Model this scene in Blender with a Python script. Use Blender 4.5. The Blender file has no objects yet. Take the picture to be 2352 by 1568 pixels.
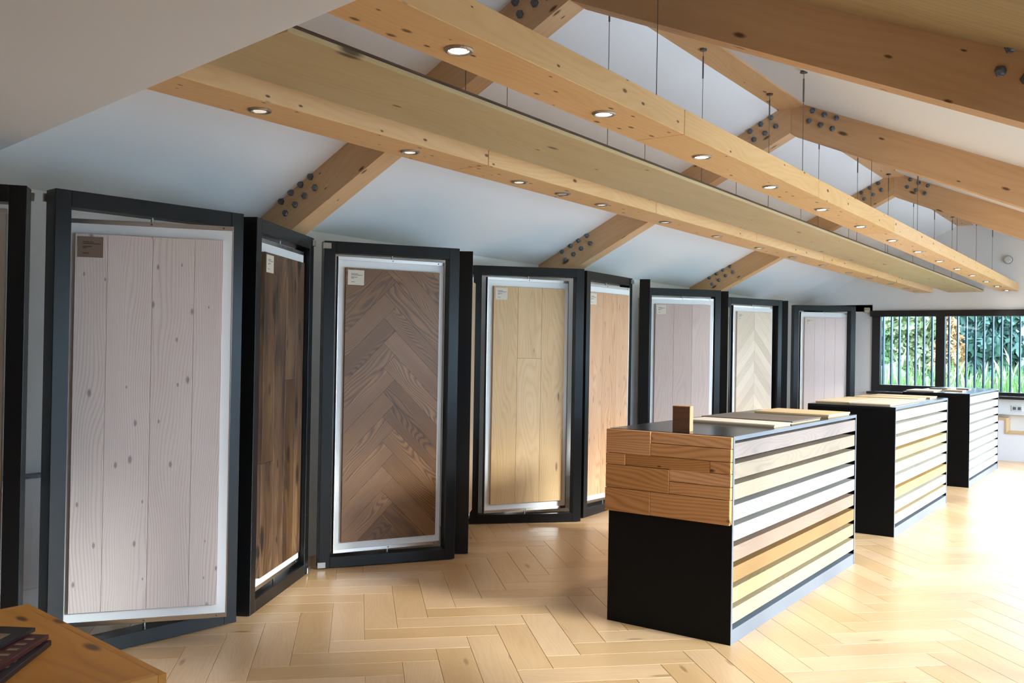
import bpy, bmesh, math, random
from mathutils import Vector, Matrix

# ---------------------------------------------------------------- camera
YAW, PITCH, ROLL, FPX = 0.61930469, 0.00685287, 0.01708444, 2098.80
CAM = Vector((0, 0, 1.55))
scene = bpy.context.scene
col = scene.collection
fwd = Vector((-math.sin(YAW) * math.cos(PITCH), math.cos(YAW) * math.cos(PITCH), math.sin(PITCH)))
rgt0 = Vector((math.cos(YAW), math.sin(YAW), 0))
up0 = rgt0.cross(fwd)
rgt = math.cos(ROLL) * rgt0 + math.sin(ROLL) * up0
upv = -math.sin(ROLL) * rgt0 + math.cos(ROLL) * up0
cam_data = bpy.data.cameras.new('camera')
cam = bpy.data.objects.new('camera', cam_data)
col.objects.link(cam)
cam_data.sensor_width = 36.0
cam_data.lens = 36.0 * FPX / 2352.0
cam_data.clip_start = 0.05
cam_data.clip_end = 500
m = Matrix((rgt, upv, -fwd)).transposed().to_4x4()
m.translation = CAM
cam.matrix_world = m
scene.camera = cam

# ---------------------------------------------------------------- world, sun, exposure
SKY = 5.2
SUN = 2.5
scene.view_settings.view_transform = 'Standard'
scene.view_settings.look = 'None'
scene.view_settings.gamma = 1.0
scene.view_settings.use_curve_mapping = False
scene.view_settings.exposure = 1.65
scene.cycles.max_bounces = 8
scene.cycles.diffuse_bounces = 5
scene.cycles.glossy_bounces = 3
world = bpy.data.worlds.new('overcast_sky')
scene.world = world
world.use_nodes = True
bg = world.node_tree.nodes['Background']
bg.inputs['Color'].default_value = (0.69, 0.87, 1.11, 1)
bg.inputs['Strength'].default_value = SKY
sun_data = bpy.data.lights.new('hazy_sun', 'SUN')
sun_data.energy = SUN
sun_data.angle = math.radians(11)
sun_data.color = (1.0, 0.99, 0.97)
sun = bpy.data.objects.new('hazy_sun', sun_data)
col.objects.link(sun)
sd = Vector((-1.0, -0.09, -math.tan(math.radians(19)))).normalized()
sun.rotation_euler = sd.to_track_quat('-Z', 'Y').to_euler()
sun.location = (12, 8, 6)


def portal(name, loc, size_x, size_y, rot):
    d = bpy.data.lights.new(name, 'AREA')
    d.shape = 'RECTANGLE'
    d.size, d.size_y = size_x, size_y
    d.cycles.is_portal = True
    o = bpy.data.objects.new(name, d)
    o.location = loc
    o.rotation_euler = rot
    col.objects.link(o)


XW_L, XW_R, Y_FAR, Y_NEAR = -5.06, 0.45, 15.75, -2.6
portal('daylight_portal_right', (XW_R + 0.10, 9.5, 1.18), 2.34, 11.6, (0, math.radians(90), 0))
portal('daylight_portal_near', (XW_R + 0.10, 2.55, 1.18), 2.34, .7, (0, math.radians(90), 0))
portal('daylight_portal_far', (-1.9, Y_FAR + 0.14, 1.58), 4.0, 1.3, (math.radians(-90), 0, 0))

random.seed(7)
rnd = random.random


# ---------------------------------------------------------------- materials
def s(r, g, b):
    f = lambda c: (c / 255 / 12.92) if c / 255 <= 0.04045 else ((c / 255 + 0.055) / 1.055) ** 2.4
    return (f(r), f(g), f(b), 1)


def plain(name, c, rough=0.5, metal=0.0, spec=0.5, bump=0.0, bscale=60, emit=None, var=0.0):
    mt = bpy.data.materials.new(name)
    mt.use_nodes = True
    nt = mt.node_tree
    b = nt.nodes['Principled BSDF']
    b.inputs['Base Color'].default_value = c
    b.inputs['Roughness'].default_value = rough
    b.inputs['Metallic'].default_value = metal
    b.inputs['Specular IOR Level'].default_value = spec
    if emit:
        b.inputs['Emission Color'].default_value = emit[0]
        b.inputs['Emission Strength'].default_value = emit[1]
    if bump or var:
        tc = nt.nodes.new('ShaderNodeTexCoord')
        n = nt.nodes.new('ShaderNodeTexNoise')
        n.inputs['Scale'].default_value = bscale
        n.inputs['Detail'].default_value = 3
        nt.links.new(tc.outputs['Object'], n.inputs['Vector'])
        if bump:
            bp = nt.nodes.new('ShaderNodeBump')
            bp.inputs['Strength'].default_value = bump
            bp.inputs['Distance'].default_value = 0.01
            nt.links.new(n.outputs['Fac'], bp.inputs['Height'])
            nt.links.new(bp.outputs['Normal'], b.inputs['Normal'])
        if var:
            mx = nt.nodes.new('ShaderNodeMixRGB')
            mx.inputs['Color1'].default_value = tuple(x * (1 - var) for x in c[:3]) + (1,)
            mx.inputs['Color2'].default_value = tuple(min(1, x * (1 + var)) for x in c[:3]) + (1,)
            nt.links.new(n.outputs['Fac'], mx.inputs['Fac'])
            nt.links.new(mx.outputs['Color'], b.inputs['Base Color'])
    return mt


def wood(name, dark, mid, light, ring=16.0, warp=3.0, ringamt=0.35, fibre=0.3, broad=0.5, knot=None, kscale=(1.2, 4.5),
         kthr=0.55, ksize=0.16, rough=0.5, var=0.14, spec=0.4, bump=0.15, coat=0.0, patch=0.0):
    mt = bpy.data.materials.new(name)
    mt.use_nodes = True
    nt = mt.node_tree
    N, L = nt.nodes.new, nt.links.new
    b = nt.nodes['Principled BSDF']
    uv = N('ShaderNodeTexCoord')
    oi = N('ShaderNodeObjectInfo')
    at = N('ShaderNodeAttribute')
    at.attribute_name = 'rnd'

    def math_(op, a, c=None, d=None):
        n = N('ShaderNodeMath')
        n.operation = op
        for i, v in enumerate((a, c, d)):
            if v is None:
                continue
            if isinstance(v, (int, float)):
                n.inputs[i].default_value = v
            else:
                L(v, n.inputs[i])
        return n.outputs[0]
    r = math_('FRACT', math_('ADD', oi.outputs['Random'], at.outputs['Fac']))
    sep = N('ShaderNodeSeparateXYZ')
    L(uv.outputs['UV'], sep.inputs[0])
    x = math_('ADD', sep.outputs['X'], math_('MULTIPLY', r, 37.7))
    y0 = sep.outputs['Y']
    y = math_('ADD', y0, math_('MULTIPLY', r, 11.3))

    def vec(sx, sy):
        c = N('ShaderNodeCombineXYZ')
        L(math_('MULTIPLY', x, sx), c.inputs[0])
        L(math_('MULTIPLY', y, sy), c.inputs[1])
        c.inputs[2].default_value = 0.37
        return c.outputs[0]

    def noise(sx, sy, detail=2.0, rgh=0.5):
        n = N('ShaderNodeTexNoise')
        n.inputs['Scale'].default_value = 1.0
        n.inputs['Detail'].default_value = detail
        n.inputs['Roughness'].default_value = rgh
        L(vec(sx, sy), n.inputs['Vector'])
        return n.outputs['Fac']
    ring, warp = ring * 5.0, warp * 3.2
    nw = noise(0.9, 4.0, 1.5)
    t = math_('ADD', math_('MULTIPLY', y, ring), math_('MULTIPLY', nw, warp * 2.2))
    rg = math_('POWER', math_('PINGPONG', t, 1.0), 1.6)
    fb = noise(7.0, 170.0, 3.0, 0.6)
    bd = noise(1.1, 6.0, 3.0, 0.55)
    fac = math_('ADD', math_('MULTIPLY', math_('SUBTRACT', rg, 0.4), ringamt),
                math_('ADD', math_('MULTIPLY', math_('SUBTRACT', fb, 0.5), fibre), math_('MULTIPLY', math_('SUBTRACT', bd, 0.5), broad)))
    fac = math_('ADD', fac, 0.5)
    cr = N('ShaderNodeValToRGB')
    e = cr.color_ramp.elements
    e[0].position, e[0].color = 0.12, light
    e[1].position, e[1].color = 0.9, dark
    k = e.new(0.5)
    k.color = mid
    L(fac, cr.inputs['Fac'])
    out = cr.outputs['Color']
    if patch:
        pn = noise(1.4, 5.5, 4.0, 0.6)
        mr = N('ShaderNodeMapRange')
        mr.inputs['From Min'].default_value, mr.inputs['From Max'].default_value = 0.5, 0.68
        L(pn, mr.inputs['Value'])
        mx = N('ShaderNodeMixRGB')
        L(math_('MULTIPLY', mr.outputs['Result'], patch), mx.inputs['Fac'])
        L(out, mx.inputs['Color1'])
        mx.inputs['Color2'].default_value = tuple(c * 0.35 for c in dark[:3]) + (1,)
        out = mx.outputs['Color']
    if knot:
        v = N('ShaderNodeTexVoronoi')
        v.voronoi_dimensions = '2D'
        v.inputs['Scale'].default_value = 1.0
        L(vec(*kscale), v.inputs['Vector'])
        sc = N('ShaderNodeSeparateColor')
        L(v.outputs['Color'], sc.inputs['Color'])
        gate = math_('GREATER_THAN', sc.outputs[0], kthr)
        mr = N('ShaderNodeMapRange')
        mr.inputs['From Min'].default_value, mr.inputs['From Max'].default_value = ksize * 0.45, ksize
        mr.inputs['To Min'].default_value, mr.inputs['To Max'].default_value = 1.0, 0.0
        L(math_('DIVIDE', v.outputs['Distance'], math_('ADD', 0.35, sc.outputs[1])), mr.inputs['Value'])
        mx = N('ShaderNodeMixRGB')
        L(math_('MULTIPLY', mr.outputs['Result'], math_('MULTIPLY', gate, 0.85)), mx.inputs['Fac'])
        L(out, mx.inputs['Color1'])
        mx.inputs['Color2'].default_value = knot
        out = mx.outputs['Color']
    hs = N('ShaderNodeHueSaturation')
    L(math_('ADD', 1.0 - var / 2, math_('MULTIPLY', r, var)), hs.inputs['Value'])
    L(math_('ADD', 1.06, math_('MULTIPLY', r, -0.12)), hs.inputs['Saturation'])
    L(out, hs.inputs['Color'])
    L(hs.outputs['Color'], b.inputs['Base Color'])
    b.inputs['Roughness'].default_value = rough
    b.inputs['Specular IOR Level'].default_value = spec
    b.inputs['Coat Weight'].default_value = coat
    b.inputs['Coat Roughness'].default_value = 0.25
    if bump:
        bp = N('ShaderNodeBump')
        bp.inputs['Strength'].default_value = bump
        bp.inputs['Distance'].default_value = 0.002
        L(fac, bp.inputs['Height'])
        L(bp.outputs['Normal'], b.inputs['Normal'])
    return mt


M = {}
M['plaster'] = plain('white_plaster', s(232, 231, 228), 0.85, spec=0.2, bump=0.05, bscale=30)
M['white_board'] = plain('white_laminate', s(232, 232, 230), 0.45)
M['black'] = plain('black_powder_coat', s(14, 14, 15), 0.34, spec=0.3, bump=0.04, bscale=400)
M['black_panel'] = plain('black_mdf', s(8, 8, 8), 0.5, spec=0.14, bump=0.03, bscale=200)
M['black_top'] = plain('black_laminate', s(22, 23, 25), 0.2, spec=0.5)
M['grey_metal'] = plain('grey_powder_coat', s(118, 122, 128), 0.35, metal=0.3)
M['alu'] = plain('brushed_aluminium', s(196, 192, 188), 0.28, metal=1.0)
M['steel'] = plain('stainless_steel', s(178, 176, 170), 0.3, metal=1.0)
M['zinc'] = plain('galvanised_bolt', s(104, 110, 116), 0.5, metal=0.55)
M['cable'] = plain('steel_cable', s(110, 108, 102), 0.4, metal=0.7)
M['win_black'] = plain('black_window_frame', s(26, 27, 30), 0.4)
M['fin'] = plain('blue_grey_fin', s(58, 76, 98), 0.4, metal=0.1)
M['lens_on'] = plain('lit_lens', (1, 1, 1, 1), 0.3, emit=((1.0, 0.95, 1.0, 1), 14.0))
M['lens_dim'] = plain('dim_lens', s(220, 205, 190), 0.15, metal=0.6, emit=((1.0, 0.9, 0.78, 1), 0.22))
M['lens_off'] = plain('frosted_lens', s(205, 210, 200), 0.3)
M['reflector'] = plain('dark_reflector', s(90, 86, 82), 0.25, metal=0.9)
M['paint_white'] = plain('white_joinery', s(228, 228, 232), 0.4)
M['plastic_white'] = plain('white_plastic', s(214, 212, 206), 0.4)
M['beige_plastic'] = plain('beige_plastic', s(176, 170, 142), 0.5)
M['navy'] = plain('dark_booklet_cover', s(38, 34, 40), 0.35, var=0.5, bscale=25)
M['maroon'] = plain('maroon_booklet_cover', s(84, 40, 36), 0.35, var=0.6, bscale=30)
M['paper'] = plain('booklet_photo', s(150, 124, 100), 0.4, var=0.3, bscale=40)
M['grass'] = plain('meadow_grass', s(84, 118, 54), 0.8, var=0.4, bscale=3)
M['plume'] = plain('seed_plume', s(140, 134, 112), 0.9)
M['paving'] = plain('pale_paving', s(170, 171, 174), 0.8, var=0.1, bscale=4)
M['conifer'] = plain('conifer_needles', s(56, 84, 74), 0.8, var=0.4, bscale=5)
M['leaf_green'] = plain('green_leaves', s(92, 116, 76), 0.8, var=0.35, bscale=5)
M['leaf_orange'] = plain('autumn_leaves', s(140, 104, 66), 0.8, var=0.35, bscale=5)
M['leaf_yellow'] = plain('yellow_leaves', s(112, 118, 82), 0.8, var=0.35, bscale=5)
M['bark'] = plain('bark', s(96, 78, 62), 0.9)
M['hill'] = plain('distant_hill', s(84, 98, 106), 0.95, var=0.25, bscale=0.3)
M['ply'] = wood('pale_plywood_lining', s(150, 126, 84), s(172, 148, 102), s(184, 162, 118), ring=7, ringamt=0.2, fibre=0.15, var=0.04, rough=0.6)

KN = s(74, 44, 26)
M['floor'] = wood('floor_oak', s(178, 138, 96), s(198, 160, 117), s(212, 178, 137), ring=20, warp=5, ringamt=0.13, fibre=0.3, broad=0.6,
                  knot=s(150, 114, 78), kscale=(1.4, 6.0), kthr=0.86, ksize=0.09, rough=0.36, var=0.16, spec=0.5, bump=0.06, coat=0.25)
M['rafter'] = wood('glulam_pine', s(186, 142, 98), s(210, 166, 118), s(222, 184, 138), ring=7, warp=2, ringamt=0.1, fibre=0.25, broad=0.5,
                   knot=KN, kscale=(3.2, 9.0), kthr=0.74, ksize=0.13, rough=0.6, var=0.08, spec=0.3)
M['beam'] = wood('light_beam_pine', s(204, 156, 100), s(222, 178, 124), s(232, 196, 146), ring=10, warp=4, ringamt=0.14, fibre=0.25, broad=0.45,
                 knot=KN, kscale=(6.0, 14.0), kthr=0.76, ksize=0.14, rough=0.55, var=0.07, spec=0.3)
M['plank_hang'] = wood('pale_oak_plank', s(168, 144, 102), s(194, 170, 126), s(206, 186, 144), ring=5, warp=3, ringamt=0.1, fibre=0.25,
                       broad=0.5, knot=s(70, 52, 34), kscale=(1.3, 4.5), kthr=0.6, ksize=0.07, rough=0.5, var=0.06)
M['plank_edge'] = wood('dark_plank_edge', s(62, 46, 36), s(84, 64, 50), s(104, 82, 64), ring=20, ringamt=0.4, var=0.05)
M['pineblock'] = wood('stained_pine_block', s(150, 98, 58), s(182, 128, 80), s(200, 148, 96), ring=16, warp=4, ringamt=0.4, fibre=0.3,
                      broad=0.5, knot=s(58, 30, 16), kscale=(3.4, 9.0), kthr=0.62, ksize=0.12, rough=0.6, var=0.35, spec=0.25)
M['table'] = wood('honey_oak_table', s(168, 106, 34), s(200, 134, 46), s(214, 150, 58), ring=8, warp=3, ringamt=0.2, fibre=0.25, broad=0.6,
                  knot=s(86, 50, 26), kscale=(2.6, 7.0), kthr=0.5, ksize=0.12, rough=0.45, var=0.06)
M['larch'] = wood('grey_limed_larch', s(184, 166, 158), s(220, 204, 196), s(228, 214, 206), ring=30, warp=5, ringamt=0.28, fibre=0.22,
                  broad=0.3, knot=s(146, 130, 134), kscale=(5.0, 11.0), kthr=0.62, ksize=0.11, rough=0.5, var=0.09)
M['reclaimed'] = wood('dark_reclaimed_oak', s(42, 28, 18), s(94, 66, 42), s(134, 100, 64), ring=12, warp=5, ringamt=0.25, fibre=0.45, broad=1.3,
                      knot=s(22, 16, 12), kscale=(2.2, 6.0), kthr=0.5, ksize=0.2, rough=0.42, var=0.4, patch=0.8)
M['smoked'] = wood('smoked_oak', s(56, 34, 17), s(118, 80, 45), s(150, 108, 66), ring=40, warp=13, ringamt=0.4, fibre=0.3, broad=0.5,
                   rough=0.42, var=0.5, spec=0.4)
M['lightoak'] = wood('light_oak', s(176, 138, 92), s(200, 164, 116), s(212, 180, 134), ring=14, warp=5, ringamt=0.2, fibre=0.3, broad=0.45,
                     knot=s(120, 90, 60), kscale=(1.6, 6.0), kthr=0.86, ksize=0.08, rough=0.45, var=0.14)
M['warmoak'] = wood('warm_oak', s(160, 112, 74), s(196, 150, 108), s(208, 166, 126), ring=22, warp=7, ringamt=0.3, fibre=0.5, broad=0.5,
                    knot=s(130, 92, 62), kscale=(3.0, 20.0), kthr=0.6, ksize=0.12, rough=0.5, var=0.08)
M['rose'] = wood('rose_limed_oak', s(176, 152, 140), s(194, 172, 160), s(204, 184, 172), ring=12, warp=4, ringamt=0.2, fibre=0.3, broad=0.4,
                 rough=0.45, var=0.16)
M['chev'] = wood('cream_oak', s(196, 174, 148), s(212, 194, 170), s(222, 206, 184), ring=14, ringamt=0.16, fibre=0.25, broad=0.3,
                 rough=0.45, var=0.22)
M['palepink'] = wood('pale_pink_oak', s(200, 180, 172), s(210, 192, 186), s(218, 202, 196), ring=14, ringamt=0.14, fibre=0.25, broad=0.3, rough=0.4, var=0.08)
M['bisque'] = wood('weathered_oak', s(150, 124, 96), s(182, 154, 120), s(196, 170, 136), ring=14, ringamt=0.3, fibre=0.35, broad=0.6, rough=0.45, var=0.12)


def sample(name, r, g, b, amt=0.3, v=0.05):
    c = lambda k: s(min(255, r * k), min(255, g * k), min(255, b * k))
    return wood(name, c(0.86), c(1.0), c(1.07), ring=24, warp=7, ringamt=amt, fibre=0.35, broad=0.4, rough=0.45, var=v)


C1B = [('ash_grey', 124, 110, 102), ('stone_beige', 132, 116, 98), ('pale_sand', 144, 126, 104), ('silver_white', 138, 131, 122),
       ('chalk_white', 146, 139, 128), ('dusty_rose', 132, 106, 86), ('honey', 136, 102, 64), ('straw', 158, 130, 90), ('pale_straw', 166, 144, 108)]
C2B = [('cream', 193, 183, 161), ('ivory', 195, 186, 168), ('cream', 191, 177, 151), ('straw', 188, 156, 105), ('pale_straw', 195, 176, 139),
       ('ivory', 197, 186, 167), ('honey', 181, 144, 91), ('ivory', 195, 184, 163), ('straw', 190, 163, 119)]
C3B = [('ivory', 198, 191, 179)] * 9
SB = {}
for lst in (C1B, C2B, C3B):
    for q in lst:
        if q not in SB:
            SB[q] = sample('sample_' + q[0], q[1], q[2], q[3], 0.34 if lst is C1B else 0.15)

# printed card: rows of small text that cannot be read, as flat print in the material
def card_mat(name, base, ink):
    mt = bpy.data.materials.new(name)
    mt.use_nodes = True
    nt = mt.node_tree
    N, L = nt.nodes.new, nt.links.new
    b = nt.nodes['Principled BSDF']
    b.inputs['Roughness'].default_value = 0.6
    tc = N('ShaderNodeTexCoord')
    sp = N('ShaderNodeSeparateXYZ')
    L(tc.outputs['Generated'], sp.inputs[0])

    def mth(op, a, c):
        n = N('ShaderNodeMath')
        n.operation = op
        for i, v in enumerate((a, c)):
            if isinstance(v, (int, float)):
                n.inputs[i].default_value = v
            else:
                L(v, n.inputs[i])
        return n.outputs[0]
    X, Y = sp.outputs[0], sp.outputs[2]
    tot = None
    for y, x1 in ((0.74, 0.62), (0.66, 0.9), (0.52, 0.58), (0.45, 0.36), (0.2, 0.44)):
        a = mth('LESS_THAN', mth('ABSOLUTE', mth('SUBTRACT', Y, y), 0), 0.022)
        bb = mth('MULTIPLY', mth('GREATER_THAN', X, 0.2), mth('LESS_THAN', X, x1))
        v = mth('MULTIPLY', a, bb)
        tot = v if tot is None else mth('MAXIMUM', tot, v)
    nz = N('ShaderNodeTexNoise')
    nz.inputs['Scale'].default_value = 45
    L(tc.outputs['Generated'], nz.inputs['Vector'])
    tot = mth('MULTIPLY', tot, mth('GREATER_THAN', nz.outputs['Fac'], 0.42))
    mx = N('ShaderNodeMixRGB')
    L(tot, mx.inputs['Fac'])
    mx.inputs['Color1'].default_value = base
    mx.inputs['Color2'].default_value = ink
    L(mx.outputs['Color'], b.inputs['Base Color'])
    return mt


M['card_brown'] = card_mat('kraft_card', s(128, 108, 92), s(60, 48, 40))
M['card'] = card_mat('beige_card', s(208, 196, 178), s(96, 90, 84))


def glass_mat():
    mt = bpy.data.materials.new('window_glass')
    mt.use_nodes = True
    nt = mt.node_tree
    for n in list(nt.nodes):
        if n.type == 'BSDF_PRINCIPLED':
            nt.nodes.remove(n)
    out = nt.nodes['Material Output']
    tr = nt.nodes.new('ShaderNodeBsdfTransparent')
    tr.inputs['Color'].default_value = (0.93, 0.97, 0.98, 1)
    gl = nt.nodes.new('ShaderNodeBsdfGlossy')
    gl.inputs['Roughness'].default_value = 0.02
    fr = nt.nodes.new('ShaderNodeFresnel')
    fr.inputs['IOR'].default_value = 1.3
    mx = nt.nodes.new('ShaderNodeMixShader')
    nt.links.new(fr.outputs[0], mx.inputs[0])
    nt.links.new(tr.outputs[0], mx.inputs[1])
    nt.links.new(gl.outputs[0], mx.inputs[2])
    nt.links.new(mx.outputs[0], out.inputs['Surface'])
    return mt


M['glass'] = glass_mat()

# ---------------------------------------------------------------- mesh helpers
_cache = {}


def set_uv(me):
    uvl = me.uv_layers.new(name='UVMap')
    v = me.vertices
    for p in me.polygons:
        for li in p.loop_indices:
            c = v[me.loops[li].vertex_index].co
            uvl.data[li].uv = (c.x, c.y + c.z)


def box_mesh(sx, sy, sz, mat, bevel=0.0):
    key = (round(sx, 4), round(sy, 4), round(sz, 4), mat, bevel)
    if key in _cache:
        return _cache[key]
    bm = bmesh.new()
    bmesh.ops.create_cube(bm, size=1.0)
    bmesh.ops.scale(bm, vec=(sx, sy, sz), verts=bm.verts)
    if bevel:
        bmesh.ops.bevel(bm, geom=bm.edges[:], offset=bevel, segments=1, affect='EDGES')
    me = bpy.data.meshes.new('box')
    bm.to_mesh(me)
    bm.free()
    me.materials.append(M[mat] if isinstance(mat, str) else mat)
    set_uv(me)
    _cache[key] = me
    return me


def link(name, me, parent=None, loc=(0, 0, 0), rot=None):
    o = bpy.data.objects.new(name, me)
    col.objects.link(o)
    o.location = loc
    if rot is not None:
        if isinstance(rot, Matrix):
            o.rotation_euler = rot.to_euler()
        else:
            o.rotation_euler = rot
    if parent is not None:
        o.parent = parent
    return o


def box(name, lo, hi, mat, parent=None, bevel=0.0, axis=0):
    """axis-aligned box lo..hi in parent space; the grain (mesh X) runs along the given axis"""
    d = [hi[i] - lo[i] for i in range(3)]
    c = [(hi[i] + lo[i]) / 2 for i in range(3)]
    if axis == 0:
        return link(name, box_mesh(d[0], d[1], d[2], mat, bevel), parent, c)
    if axis == 1:
        return link(name, box_mesh(d[1], d[0], d[2], mat, bevel), parent, c, (0, 0, math.pi / 2))
    return link(name, box_mesh(d[2], d[1], d[0], mat, bevel), parent, c, (0, -math.pi / 2, 0))


def pydata(name, verts, faces, mat, parent=None, loc=(0, 0, 0), rot=None, smooth=False):
    me = bpy.data.meshes.new(name)
    me.from_pydata([tuple(v) for v in verts], [], faces)
    for mm in (mat if isinstance(mat, (list, tuple)) else [mat]):
        me.materials.append(M[mm] if isinstance(mm, str) else mm)
    set_uv(me)
    if smooth:
        for p in me.polygons:
            p.use_smooth = True
    return link(name, me, parent, loc, rot)


def prism(poly, h0, h1):
    """2-D polygon (CCW) extruded from z=h0 to h1 -> verts, faces"""
    n = len(poly)
    v = [(p[0], p[1], h0) for p in poly] + [(p[0], p[1], h1) for p in poly]
    f = [tuple(range(n - 1, -1, -1)), tuple(range(n, 2 * n))]
    f += [(i, (i + 1) % n, n + (i + 1) % n, n + i) for i in range(n)]
    return v, f


def lathe_mesh(key, prof, seg, mat):
    k = ('lathe', key)
    if k in _cache:
        return _cache[k]
    v, f = [], []
    for (r, z) in prof:
        for i in range(seg):
            a = 2 * math.pi * i / seg
            v.append((r * math.cos(a), r * math.sin(a), z))
    for j in range(len(prof) - 1):
        for i in range(seg):
            f.append((j * seg + i, j * seg + (i + 1) % seg, (j + 1) * seg + (i + 1) % seg, (j + 1) * seg + i))
    f.append(tuple(range(seg - 1, -1, -1)))
    f.append(tuple(range((len(prof) - 1) * seg, len(prof) * seg)))
    me = bpy.data.meshes.new(key)
    me.from_pydata(v, [], f)
    me.materials.append(M[mat])
    set_uv(me)
    _cache[k] = me
    return me


def empty(name, loc=(0, 0, 0), rz=0.0):
    o = bpy.data.objects.new(name, None)
    col.objects.link(o)
    o.location = loc
    o.rotation_euler = (0, 0, rz)
    o.empty_display_size = 0.1
    return o


def tag(o, label, cat, group=None):
    o['label'] = label
    o['category'] = cat
    if group:
        o['group'] = group
    return o


def struct(o, label=None, cat=None):
    o['kind'] = 'structure'
    if label:
        o['label'] = label
    if cat:
        o['category'] = cat
    return o


# ---------------------------------------------------------------- room shell
RX, RZ, SL, SR = -2.545, 3.645, 0.505, 0.425     # ridge x, ceiling ridge z, left and right slope
zl = lambda x: RZ - SL * (RX - x)
zr = lambda x: RZ - SR * (x - RX)
XR_END = 0.62
floor = struct(box('floor', (XW_L - 0.1, Y_NEAR - 0.1, -0.12), (XW_R + 0.1, Y_FAR + 0.1, -0.006), 'floor'),
               'pale oak herringbone parquet floor across the showroom', 'floor')
floor_w = floor.matrix_world
FC = Vector(floor.location)

# left wall, right wall with glazing, far wall with window, near wall
struct(box('wall_left', (XW_L - 0.2, Y_NEAR, 0), (XW_L, Y_FAR, zl(XW_L) + 0.02), 'plaster'), 'white plaster wall behind the folding display panels', 'wall')
struct(box('wall_near', (XW_L, Y_NEAR - 0.2, 0), (XW_R, Y_NEAR, 3.7), 'plaster'), 'white wall behind the viewer', 'wall')
struct(box('wall_right', (XW_R, Y_NEAR, 0), (XW_R + 0.2, 2.2, 2.52), 'plaster'), 'white wall at the near right of the showroom', 'wall')
struct(box('wall_right', (XW_R, 2.9, 0), (XW_R + 0.2, 3.72, 2.36), 'plaster'), 'white wall pier between the right hand glazed bays', 'wall')
box('lintel', (XW_R, 2.2, 2.34), (XW_R + 0.2, Y_FAR, 2.42), 'plaster', None)['kind'] = 'structure'
bpy.data.objects['lintel'].name = 'trim_2'
struct(box('wall_right', (XW_R, 15.3, 0), (XW_R + 0.2, Y_FAR, 2.36), 'plaster'), 'white wall pier at the far right corner', 'wall')

# far wall: pieces round the window opening
WX0, WX1, WZ0, WZ1 = -3.92, 0.1, 0.90, 2.25
fw = empty('wall_far')
struct(fw, 'white gable wall with the long black framed window', 'wall')
box('wall_pier', (XW_L, Y_FAR, 0), (WX0, Y_FAR + 0.25, 2.36), 'plaster', fw)
box('wall_pier', (WX1, Y_FAR, 0), (XW_R + 0.2, Y_FAR + 0.25, 2.36), 'plaster', fw)
box('wall_apron', (WX0, Y_FAR, 0), (WX1, Y_FAR + 0.25, WZ0), 'plaster', fw)
gv, gf = prism([(XW_L, WZ1), (XW_R + 0.2, WZ1), (XW_R + 0.2, zr(XW_R + 0.2) + .05), (RX, RZ + .05), (XW_L, zl(XW_L) + .05)], 0, 0.25)
gv = [(x, Y_FAR + 0.25 - z, y) for x, y, z in gv]
pydata('wall_gable', gv, gf, 'plaster', fw)


def slab(name, pts, th, mat):
    v = [Vector(p) for p in pts]
    n = (v[1] - v[0]).cross(v[2] - v[0]).normalized()
    if n.z < 0:
        n = -n
    vv = v + [p + n * th for p in v]
    k = len(v)
    f = [tuple(range(k)), tuple(range(2 * k - 1, k - 1, -1))] + [(i, k + i, k + (i + 1) % k, (i + 1) % k) for i in range(k)]
    return pydata(name, vv, f, mat)


YC0, YC1 = 1.2, Y_FAR + 0.25
struct(slab('ceiling_left', [(XW_L - 0.2, YC0, zl(XW_L - 0.2)), (RX, YC0, RZ), (RX, YC1, RZ), (XW_L - 0.2, YC1, zl(XW_L - 0.2))], 0.25, 'plaster'),
       'white sloping ceiling above the display panels', 'ceiling')
struct(slab('ceiling_right', [(RX, YC0, RZ), (XR_END, YC0, zr(XR_END)), (XR_END, YC1, zr(XR_END)), (RX, YC1, RZ)], 0.25, 'plaster'),
       'white sloping ceiling above the right aisle', 'ceiling')
# low flat ceiling over the viewer, with its skewed front edge, and the bulkhead wall rising from that edge
SZ = 2.50
edge = lambda x: 1.787 - 0.1515 * (x + 1.818)
sx0, sx1 = XW_L - 0.1, XR_END
sv, sf = prism([(sx0, Y_NEAR), (sx1, Y_NEAR), (sx1, edge(sx1)), (sx0, edge(sx0))], SZ, SZ + 0.12)
struct(pydata('ceiling_low', sv, sf, 'plaster'), 'low flat white ceiling with a diagonal front edge', 'ceiling')
bx = [(sx0, SZ + .12), (sx1, SZ + .12), (sx1, 2.62), (RX, RZ + .1), (sx0, zl(sx0) + .4)]
bv = [(x, edge(x), z) for x, z in bx] + [(x, edge(x) - 0.1, z) for x, z in bx]
nb = len(bx)
bf = [tuple(range(nb)), tuple(range(2 * nb - 1, nb - 1, -1))] + [(i, nb + i, nb + (i + 1) % nb, (i + 1) % nb) for i in range(nb)]
struct(pydata('wall_bulkhead', bv, bf, 'plaster'), 'white bulkhead wall above the low ceiling edge', 'wall')
# pale wood lining of the nearest right hand roof bay
lp = [(RX + 0.2, zr(RX + 0.2) - .004), (XW_R, zr(XW_R) - .004), (XW_R, zr(XW_R) - .02), (RX + 0.2, zr(RX + 0.2) - .02)]
tv = [(x, 1.75, z) for x, z in lp] + [(x, 4.05, z) for x, z in lp]
struct(pydata('trim_1', tv, [(0, 1, 2, 3), (7, 6, 5, 4), (0, 4, 5, 1), (1, 5, 6, 2), (2, 6, 7, 3), (3, 7, 4, 0)], 'ply'),
       'pale wooden lining of the nearest right roof slope', 'trim')

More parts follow.
